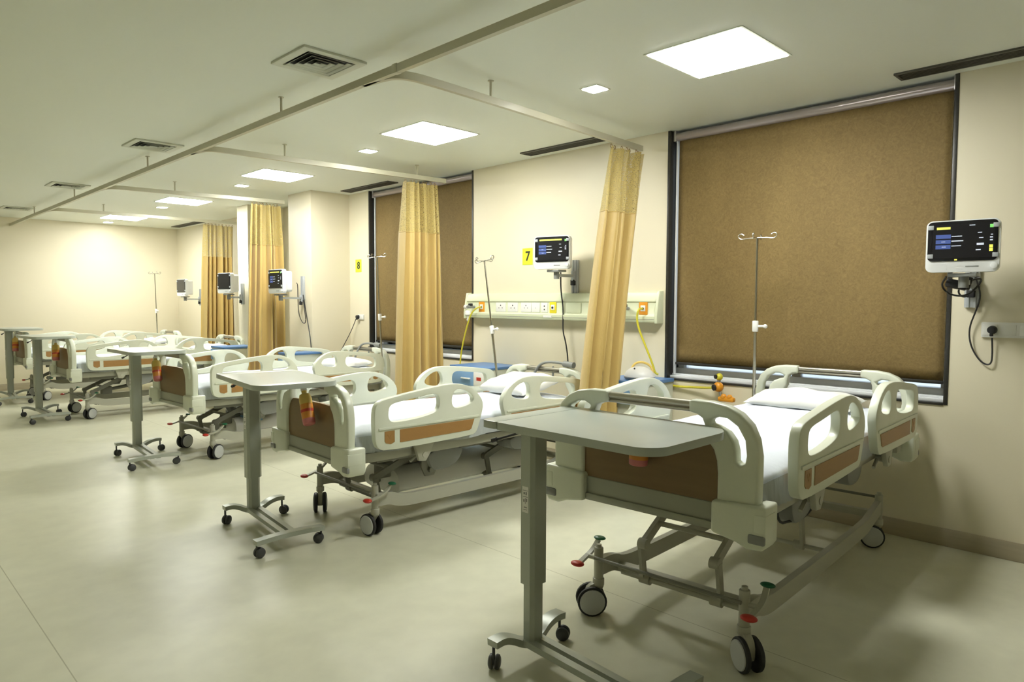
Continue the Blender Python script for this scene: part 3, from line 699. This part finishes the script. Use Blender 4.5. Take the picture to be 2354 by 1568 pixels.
# ------------------------------------------------------------------ overbed tables
def overbed_table(x, y, rz, label, ztop=.935, zj=.30, top=(-.055, .465, -.56, .255), tr=0, fb=(0, 0)):
    t = thing('overbed_table', label, 'table', (x, y, 0), math.radians(rz), 'overbed tables at the bed feet')
    x0, x1, y0, y1 = top; ys = y1-.085
    def k(n): return (n, ztop, zj, top)
    link('tabletop', cached(k('top'), lambda: MB().prism(rrect(x0, x1, y0, ys-.003, [.09, .11, .01, .01], 8), XY, ztop-.028, ztop, bevel=.007, seg=3).mesh('tabletop', 'table_top')), t, rot=(0, 0, math.radians(tr)))
    link('side_leaf', cached(k('leaf'), lambda: MB().prism(rrect(x0, x1, ys+.001, y1, [.01, .01, .03, .03], 5), XY, ztop-.028, ztop, bevel=.006, seg=2).mesh('side_leaf', 'table_top')), t, rot=(0, 0, math.radians(tr)))
    link('top_bracket', cached(k('br'), lambda: MB().prism([(-.065, ztop-.029), (.085, ztop-.029), (.050, ztop-.06), (-.046, ztop-.06)], XZ, -.055, .055, bevel=.004).mesh('top_bracket', 'column')), t)
    link('height_lever', cached(k('lev'), lambda: MB().cyl((-.01, .03, ztop-.05), (-.05, .155, ztop-.095), .0045).cyl((-.05, .155, ztop-.095), (-.056, .175, ztop-.102), .009).mesh('height_lever', 'black')), t)
    oc = lambda a, b: [(a-.014, -b), (a, -b+.014), (a, b-.014), (a-.014, b), (-a+.014, b), (-a, b-.014), (-a, -b+.014), (-a+.014, -b)]
    link('outer_column', cached(k('oc'), lambda: MB().prism(oc(.045, .038), XY, zj, ztop-.045).mesh('outer_column', 'column')), t)
    link('inner_column', cached(k('ic'), lambda: MB().prism(oc(.036, .030), XY, .085, zj+.01).mesh('inner_column', 'column')), t)
    lb = link('label_plate', cached(k('lb'), lambda: MB().bb(-.0463, -.045, -.016, .016, .60, .70).mesh('label_plate', 'white')), t)
    link('label_print', cached(k('lp'), lambda: MB().bb(-.0469, -.0462, -.012, .012, .684, .686).bb(-.0469, -.0462, -.008, -.002, .668, .680).bb(-.0469, -.0462, .002, .009, .670, .678).bb(-.0469, -.0462, -.012, .012, .660, .662).bb(-.0469, -.0462, -.010, -.004, .642, .654).bb(-.0469, -.0462, -.001, .001, .634, .656).bb(-.0469, -.0462, .004, .010, .640, .650).bb(-.0469, -.0462, -.009, .006, .618, .622).bb(-.0469, -.0462, -.009, .009, .610, .612).mesh('label_print', 'bumper')), lb)
    RPf = [(-.027, -.013), (.027, -.013), (.027, .013), (-.027, .013)]
    def foot_a():
        p = arc_path([(-.165, .055, .108), (-.115, .055, .112), (-.07, .045, .098), (-.03, .03, .076), (.0, .02, .072), (.06, .03, .076), (.11, .04, .10), (.165, .045, .112), (.215, .045, .108)], 2)
        return MB().sweep(p, RPf).mesh('curved_foot', 'column')
    link('curved_foot', cached('foot_a', foot_a), t)
    link('straight_foot', cached('foot_b', lambda: MB().sweep(arc_path([(-.255, -.64, .088), (-.15, -.64, .096), (-.05, -.64, .098), (.05, -.64, .096), (.145, -.64, .088)], 1), RPf).mesh('straight_foot', 'column')), t, (fb[0], fb[1], 0))
    link('spine', cached('spine', lambda: MB().sweep([(.030, .01, .085), (-.02, -.635, .085)], [(-.016, -.012), (.016, -.012), (.016, .012), (-.016, .012)]).sweep([(-.028, .01, .085), (-.072, -.635, .085)], [(-.016, -.012), (.016, -.012), (.016, .012), (-.016, .012)]).mesh('spine', 'column')), t)
    def cw():
        m = MB()
        for s in (-1, 1): m.lathe([(.010, .002), (.026, .004), (.029, .010), (.027, .018), (.018, .023), (.004, .024)], M4=Matrix.Translation((.015, 0, .029)) @ Matrix.Rotation(-s*PI/2, 4, 'X'))
        return m.mesh('castor', 'castor_black')
    for n, (cx, cy) in enumerate(((-.158, .055), (.208, .045), (-.245+fb[0], -.64+fb[1]), (.135+fb[0], -.64+fb[1]))):
        c = link('castor', cached('cw', cw), t, (cx, cy, 0), (0, 0, math.radians((35, -60, 10, 140)[n])))
        link('castor_stem', cached('cs', lambda: MB().cyl((0, 0, .03), (0, 0, .092), .006, seg=10).mesh('castor_stem', 'castor_black')), c)
    return t
overbed_table(1.917, 1.814, 0, 'nearest grey overbed table, its top overlapping the nearest footboard', ztop=.955, zj=.318, top=(-.155, .352, -.645, .135), fb=(.07, .05))
overbed_table(1.895, 4.245, -2, 'second grey overbed table, at the foot of the second bed', ztop=.955, zj=.29, top=(-.20, .28, -.77, .06), tr=-6)
overbed_table(1.986, 6.862, 0, 'third grey overbed table, at the foot of the third bed', ztop=.98, zj=.31, top=(-.22, .24, -.68, .04))
overbed_table(1.815, 10.0, 4, 'fourth grey overbed table, at the foot of the fourth bed', ztop=.99, zj=.30, top=(-.20, .24, -.68, .08))
overbed_table(1.838, 11.96, 0, 'farthest overbed table, cut off by the left picture edge', ztop=1.02, zj=.30, top=(-.15, .32, -.60, .13))

# ------------------------------------------------------------------ patient monitors
def monitor(x, y, z, rz, tilt, wall, label, blabel, lit=True, full=True, thick=.11, w_=.325, h_=.27):
    """front faces -x; wall = (x, y, z) of the wall bracket"""
    t = thing('patient_monitor', label, 'monitor', (x, y, z), math.radians(rz), 'wall patient monitors'); t.rotation_euler.y = 0
    hw, hh = w_/2, h_/2
    MB().prism(rrect(-hw, hw, -hh, hh, .03, 6), YZ, .0, .045, bevel=.008, seg=3).prism(rrect(-hw+.03, hw-.03, -hh+.02, hh-.02, .03, 6), YZ, .045, thick, bevel=.02).build('shell', 'mon_white', t)
    sc = MB().prism(rrect(-hw+.010, hw-.008, -hh+.058, hh-.006, .022, 6), YZ, -.004, .002, bevel=.002).build('screen', 'screen', t)
    # viewed from the front, +y is on the left
    def px(name, m, a0, a1, b0, b1, par):   # fractions across the screen: left, right, bottom, top
        Wd = w_-.018; Hd = h_-.064; yl = hw-.008; zb = -hh+.058
        return (yl-a1*Wd, yl-a0*Wd, zb+b0*Hd, zb+b1*Hd)
    if lit:
        MB().bb(-.0046, -.0035, *px(0, 0, .075, .955, .07, .93, 0)).build('display', 'dark_screen', sc)
        def marks(n, m, rects):
            mb = MB()
            for r in rects: mb.bb(-.0055, -.0044, *px(0, 0, *r, 0))
            mb.build(n, m, sc)
        if full: marks('yellow_readout', 'scr_yellow', [(.13, .33, .80, .86), (.885, .935, .22, .30), (.885, .935, .31, .38), (.40, .44, .015, .05)])
        else: marks('yellow_readout', 'scr_yellow', [(.14, .80, .84, .90)] if thick < .2 else [(.2, .5, .82, .88)])
        marks('blue_fields', 'scr_blue', [(.12, .34, .57, .67), (.12, .34, .44, .54), (.12, .34, .31, .41)])
        marks('white_readout', 'scr_white', [(.35, .50, .61, .63), (.35, .52, .49, .515), (.35, .49, .37, .39), (.20, .26, .48, .50), (.21, .27, .35, .37), (.72, .78, .68, .70), (.74, .80, .55, .57), (.71, .81, .38, .43), (.70, .77, .25, .28), (.89, .93, .55, .58), (.89, .93, .48, .51), (.90, .93, .62, .64), (.60, .68, .87, .89)])
        marks('green_readout', 'scr_green', [(.885, .935, .80, .88)])
    else:
        MB().bb(-.0046, -.0035, *px(0, 0, .08, .92, .10, .95, 0)).build('display', 'dark_screen', sc)
    m = MB()
    for a, b in ((hw-.022, hh-.035), (hw-.022, -hh+.085), (-hw+.018, hh-.035), (-hw+.018, -hh+.085)): m.box((-.005, a, b), (.006, .026, .022), .002)
    m.build('corner_grip', 'grey_plate', t)
    MB().bb(-.0012, .0, -.075, -.018, -hh+.026, -hh+.032).build('maker_mark', 'bumper', t)
    MB().cyl((-.014, -hw+.022, -hh+.03), (0, -hw+.022, -hh+.03), .016, bevel=.003).build('knob', 'mon_white', t)
    t.rotation_euler = (0, tilt, math.radians(rz))
    # support: arm, wall rail
    bx, by, bz = wall; s_ = thing('monitor_bracket', 'grey wall bracket and arm under the '+blabel, 'bracket', (bx, by, bz), 0, 'monitor wall brackets')
    L = lambda p: (p[0]-bx, p[1]-by, p[2]-bz)
    MB().bb(-.022, 0, -.035, .035, -.14, .14, .003).bb(-.030, -.022, -.022, -.010, -.14, .14).bb(-.030, -.022, .010, .022, -.14, .14).build('wall_rail', 'grey_plate', s_)
    c = L((x+.06, y, z-hh-.030)); arm_z = c[2]-.02
    MB().sweep([(-.03, 0, arm_z), (c[0], c[1], arm_z)], [(-.014, -.012), (.014, -.012), (.014, .012), (-.014, .012)]).cyl((-.035, 0, arm_z-.04), (-.035, 0, arm_z+.04), .022).build('arm', 'grey_plate', s_)
    MB().box((c[0], c[1], c[2]+.016), (.10, .13, .018), .004).cyl((c[0], c[1], arm_z-.03), (c[0], c[1], c[2]+.01), .024).build('mount_plate', 'bumper', s_)
    MB().box((-.04, .0, arm_z-.055), (.03, .04, .05), .006).build('tension_knob', 'black', s_)
    return t, s_
monitor(4.20, .930, 1.70, 6, 0, (WX, .95, 1.52), 'white patient monitor with lit screen at the right end of the near wall', 'monitor right of the large blind')
monitor(4.26, 3.84, 1.81, 16, 0, (WX, 3.83, 1.62), 'patient monitor with lit screen beside the yellow 7 card', 'monitor beside the 7 card', full=False)
monitor(3.60, 7.40, 1.625, 2, 0, (4.05, 7.60, 1.56), 'patient monitor hanging in front of the pillar curtain', 'monitor on the wall pillar', full=False, thick=.13)
monitor(3.77, 9.22, 1.64, 8, 0, (4.05, 9.27, 1.50), 'dark patient monitor by the white pilaster', 'dark monitor on the pilaster', lit=False, thick=.13)
monitor(4.10, 11.72, 1.62, 4, 0, (WX, 12.1, 1.47), 'farthest dark patient monitor, beside the thin drip pole', 'farthest monitor', lit=False, thick=.13)

def cord(name, label, pts, r, m='cable', cat='cable', k=3, group=None):
    o = MB().tube(arc_path(pts, k), r, 8).build(name, m); return tag(o, label, cat, group)
# cables of the near monitor: loops of cord and the plugged-in lead
cord('coiled_lead', 'bundled black lead looped under the near wall monitor', [(4.30, 1.02, 1.545), (4.36, 1.06, 1.50), (4.42, 1.03, 1.45), (4.46, .96, 1.44), (4.50, .91, 1.50), (4.48, .89, 1.545), (4.40, .95, 1.52), (4.44, 1.0, 1.47), (4.50, .98, 1.43), (4.52, .93, 1.47)], .005)
o = MB().box((0, 0, 0), (.05, .10, .045), .008).box((.02, -.05, .02), (.03, .03, .07), .006).build('power_adapter', 'black'); o.location = (4.36, .985, 1.505); o.rotation_euler = (.25, .1, .2)
tag(o, 'black power adapter tangled in leads under the near wall monitor', 'adapter')
cord('power_lead', 'black power lead hanging in a loop to the right wall socket', [(4.51, .93, 1.55), (4.52, .90, 1.45), (4.53, .925, 1.36), (4.535, .955, 1.27), (4.54, .95, 1.18), (4.54, .915, 1.105), (4.54, .875, 1.065), (4.54, .845, 1.07), (4.54, .842, 1.13), (4.535, .846, 1.215)], .0045)
cord('power_lead', 'thin black lead hanging down from the 7-card monitor behind the bed head', [(4.44, 3.90, 1.66), (4.46, 3.915, 1.5), (4.49, 3.91, 1.35), (4.47, 3.90, 1.16), (4.48, 3.87, 1.06), (4.50, 3.86, .9), (4.5, 3.86, .72)], .006)
cord('power_lead', 'black lead looping from the pillar monitor to the bed', [(3.97, 7.62, 1.62), (4.02, 7.69, 1.60), (4.03, 7.71, 1.45), (4.03, 7.70, 1.25), (4.03, 7.60, 1.14), (4.03, 7.52, 1.15), (4.03, 7.55, 1.3), (4.03, 7.58, 1.42)], .005)
cord('power_lead', 'black lead falling from the pillar bracket behind the third bed', [(4.02, 7.56, 1.48), (4.035, 7.52, 1.25), (4.03, 7.46, 1.10), (4.0, 7.36, .95), (3.95, 7.25, .80)], .006)
cord('power_lead', 'thin black lead slanting from the socket under the 8 card', [(4.53, 7.22, 1.22), (4.52, 7.25, 1.15), (4.50, 7.32, 1.02), (4.45, 7.36, .90), (4.40, 7.38, .80)], .0045)

def socket_strip(y0, y1, z0, z1, label, units, plug=None):
    t = thing('wall_socket', label, 'socket', (WX, (y0+y1)/2, (z0+z1)/2)); h = (y1-y0)/2; v = (z1-z0)/2
    MB().prism(rrect(-h, h, -v, v, .006), YZ, -.014, 0, bevel=.003).build('plate', 'white', t)
    for i in range(units):
        yc = h-(i+.5)*2*h/units; MB().bb(-.017, -.013, yc-h/units+.008, yc+h/units-.008, -v+.012, v-.012, .002).build('switch', 'white', t)
    if plug is not None:
        MB().cyl((-.05, plug, 0), (-.013, plug, 0), .020, .024, bevel=.004).box((-.04, plug, -.02), (.018, .016, .03), .004).build('plug', 'black', t)
socket_strip(.48, .90, 1.217, 1.30, 'white socket strip with a black plug at the right picture edge', 5, plug=.157)
socket_strip(7.10, 7.22, 1.19, 1.25, 'small wall socket under the 8 card', 2, plug=.04)

# bed number cards
for y, z, n, l in ((4.405, 1.816, '7', 'lime yellow card with the number 7 beside the monitor'), (7.215, 1.83, '8', 'lime yellow card with the number 8 left of the farther window')):
    t = thing('number_card', l, 'sign', (WX, y, z), 0, 'bed number cards')
    MB().bb(-.003, 0, -.063, .063, -.075, .075).build('card', 'sign', t)
    link('numeral', text_mesh(n, .12, 'ink', 'numeral'), t, (-.0035, -.004, 0), (PI/2, 0, -PI/2))

# ------------------------------------------------------------------ bed-head supply unit
U0, U1 = 2.97, 5.18
t = thing('bed_head_unit', 'long pale green supply unit on the wall between the windows', 'supply unit', (WX, (U0+U1)/2, 1.25)); hU = (U1-U0)/2
PR = [(0, 0), (-.075, .0), (-.082, .012), (-.082, .045), (-.066, .052), (-.060, .062), (-.060, .150), (-.070, .160), (-.070, .168), (-.050, .225), (0, .235)]
MB().prism(PR, lambda u, v, w: Vector((u, w, v)), -hU+.012, hU-.012).build('body', 'green_cream', t)
for s in (-1, 1): MB().prism([(0, -.008), (-.088, -.008), (-.090, .05), (-.070, .165), (-.055, .238), (0, .243)], lambda u, v, w: Vector((u, w, v)), s*hU-.012, s*hU+.012, bevel=.003).build('end_cap', 'green_cream', t)
MB().bb(-.0835, -.081, -hU+.02, hU-.02, .020, .024).build('rail_groove', 'grey_bar', t)
def up(y): return y-(U0+U1)/2
def plate(name, y, w_, m, dots=None, z0=.062, z1=.148):
    o = MB().bb(-.066, -.060, up(y)-w_/2, up(y)+w_/2, z0, z1, .002).build(name, m, t)
    if dots: 
        mb = MB()
        for a, b, r in dots: mb.cyl((-.0672, up(y)+a, b), (-.066, up(y)+a, b), r, seg=10)
        mb.build('pin_holes', 'ink', o)
    return o
for y in (4.69, 4.53): plate('socket', y, .13, 'white', [(0, .122, .006), (-.022, .098, .005), (.022, .098, .005)])
plate('socket', 4.36, .13, 'white', [(0, .122, .005), (-.02, .1, .004), (.02, .1, .004)]); plate('switch_plate', 4.24, .10, 'white', [(0, .1, .003)])
plate('data_socket', 4.135, .075, 'white', [(0, .118, .007), (0, .088, .007)]); plate('blank_plate', 3.80, .16, 'green_cream')
for y, m in ((4.955, 'orange'), (4.035, 'yellow'), (3.10, 'orange')):
    o = plate('gas_outlet', y, .078, m, z0=.058, z1=.165); o['label'] = m+' gas outlet plate'
    MB().bb(-.070, -.066, up(y)-.022, up(y)+.022, .085, .130, .003).build('outlet_cover', 'white', o); MB().cyl((-.074, up(y), .105), (-.070, up(y), .105), .010).build('outlet_port', 'ink', o)
MB().bb(-.088, -.082, up(4.13), up(4.03), .018, .038, .002).build('rail_tag', 'white', t)
def flowmeter(y, label):
    q = thing('flowmeter', label, 'flow meter', (WX-.085, y, 1.355), 0, 'oxygen flowmeters')
    MB().cyl((.02, 0, 0), (-.07, 0, 0), .014).cyl((-.03, 0, 0), (-.03, .045, .0), .016).build('valve_body', 'bumper', q)
    MB().cyl((-.03, .045, 0), (-.03, .085, 0), .022, .018, bevel=.003).build('knob', 'white', q)
    MB().lathe([(.012, -.030), (.03, -.040), (.034, -.055), (.034, -.075), (.02, -.085), (.012, -.09), (.010, -.12), (.016, -.125), (.006, -.14)], c=(-.045, .02, 0)).build('humidifier_cap', 'white', q)
    MB().box((-.03, .0, .022), (.03, .04, .025), .006).build('clamp', 'black', q)
flowmeter(5.06, 'white and black flowmeter at the left end of the supply unit')
flowmeter(3.24, 'white and black flowmeter beside the near gold curtain')
cord('gas_hose', 'yellow hose plugged at the left orange outlet, slanting down past the farther window', [(4.49, 4.955, 1.355), (4.45, 4.97, 1.35), (4.43, 5.03, 1.30), (4.43, 5.09, 1.18), (4.44, 5.16, 1.02), (4.45, 5.21, .88), (4.45, 5.23, .72)], .0075, 'hose', 'hose', group='yellow hoses')
cord('gas_hose', 'yellow hose from the right orange outlet down to the bedside locker', [(4.49, 3.10, 1.355), (4.45, 3.115, 1.355), (4.44, 3.12, 1.28), (4.44, 3.10, 1.20), (4.44, 3.04, 1.08), (4.44, 2.97, .94), (4.45, 2.955, .87), (4.46, 2.93, .86)], .008, 'hose', 'hose', group='yellow hoses')
cord('gas_hose', 'yellow hose running along the wall under the near window', [(4.545, 2.85, .775), (4.54, 2.78, .772), (4.53, 2.68, .78), (4.52, 2.58, .785), (4.50, 2.50, .795), (4.50, 2.47, .80)], .009, 'hose', 'hose', group='yellow hoses')

# knobbed fitting below the window
t = thing('hose_fitting', 'orange and yellow knobbed fitting on the wall under the near window', 'fitting', (4.50, 2.455, .80))
MB().sphere((0, 0, .005), .036).build('orange_ball', 'orange', t); MB().cyl((-.036, .020, .0), (-.020, .012, .002), .022).build('black_port', 'black', t)
MB().sphere((.0, -.005, .077), .026).build('yellow_ball', 'hose', t); MB().cyl((-.028, .012, .078), (-.014, .006, .078), .015).build('black_dial', 'black', t)
MB().cyl((0, -.002, .03), (0, -.004, .06), .012).cyl((0, -.012, -.03), (0, -.02, -.06), .010).build('stem', 'bumper', t)
MB().box((.0, -.065, -.078), (.045, .12, .034), .012).sphere((-.005, -.045, -.062), .022).sphere((-.005, -.09, -.062), .020).build('orange_base', 'orange', t)
MB().cyl((0, 0, 0), (.06, 0, 0), .008).build('wall_stud', 'bumper', t)

# ------------------------------------------------------------------ bedside lockers
def locker(x, y, label, rz=0, w_=.44, d=.44, h_=.83, tag_=False):
    t = thing('bedside_locker', label, 'cabinet', (x, y, 0), math.radians(rz), 'bedside lockers')
    a, b = d/2, w_/2
    MB().bb(-a+.012, a-.01, -b+.01, b-.01, .10, h_-.022, .006).build('cabinet_body', 'locker', t)
    MB().prism(rrect(-a, a, -b, b, .02), XY, h_-.022, h_, bevel=.006).build('blue_top', 'blue', t)['label'] = 'blue top'
    dr = MB().bb(-a-.004, -a+.012, -b+.015, b-.015, h_-.17, h_-.035, .004).build('drawer', 'blue_lt', t); MB().bb(-a-.022, -a-.004, -.06, .06, h_-.11, h_-.098, .003).build('handle', 'white', dr)
    do = MB().bb(-a-.004, -a+.012, -b+.015, b-.015, .12, h_-.32, .004).build('door', 'blue_lt', t); MB().bb(-a-.022, -a-.004, b-.09, b-.075, .30, .42, .003).build('handle', 'white', do)
    if tag_: MB().bb(-a-.0065, -a-.004, -b+.015, -b+.15, h_-.165, h_-.04, .001).build('label_card', 'white', dr); MB().bb(-a-.0075, -a-.0065, -b+.05, -b+.11, h_-.115, h_-.085).build('label_print', 'red', dr)
    for sx in (-1, 1):
        for sy in (-1, 1):
            MB().cyl((sx*(a-.05), sy*(b-.05), .05), (sx*(a-.05), sy*(b-.05), .10), .008, seg=10).cyl((sx*(a-.05)-.01, sy*(b-.05), .027), (sx*(a-.05)+.012, sy*(b-.05), .027), .027).build('castor', 'castor_black', t)
    return t
locker(4.34, 3.05, 'blue-topped bedside locker by the near window, carrying the white dome', w_=.42, d=.42)
locker(4.32, 4.72, 'blue-topped locker beside the second bed, seen through its far rail', w_=.50, tag_=True, h_=.82)
locker(3.82, 7.265, 'blue-topped locker between the third bed and the pillar', w_=.27, h_=.83, d=.42)
locker(3.72, 8.82, 'blue-topped locker in front of the white pilaster', w_=.42)

t = thing('domed_device', 'white domed device with a cream strap on the near bedside locker', 'device', (4.30, 2.99, .8305), .3)
MB().lathe([(.075, 0), (.105, .004), (.112, .016), (.108, .024)], M4=Matrix.Diagonal((.85, 1.05, 1, 1))).build('grey_base', 'bumper', t)
MB().lathe([(.110, .022), (.106, .040), (.090, .064), (.062, .084), (.03, .094), (.002, .097)], M4=Matrix.Diagonal((.85, 1.05, 1, 1))).build('dome', 'white', t)
MB().tube(arc_path([(.05, -.09, .03), (.065, -.075, .09), (.06, -.02, .125), (.05, .05, .12), (.05, .085, .06), (.05, .09, .02)], 2), .009, 10).build('strap', 'lotion_y', t)
MB().cyl((-.055, .02, .082), (-.06, .02, .087), .006).build('button', 'ink', t)
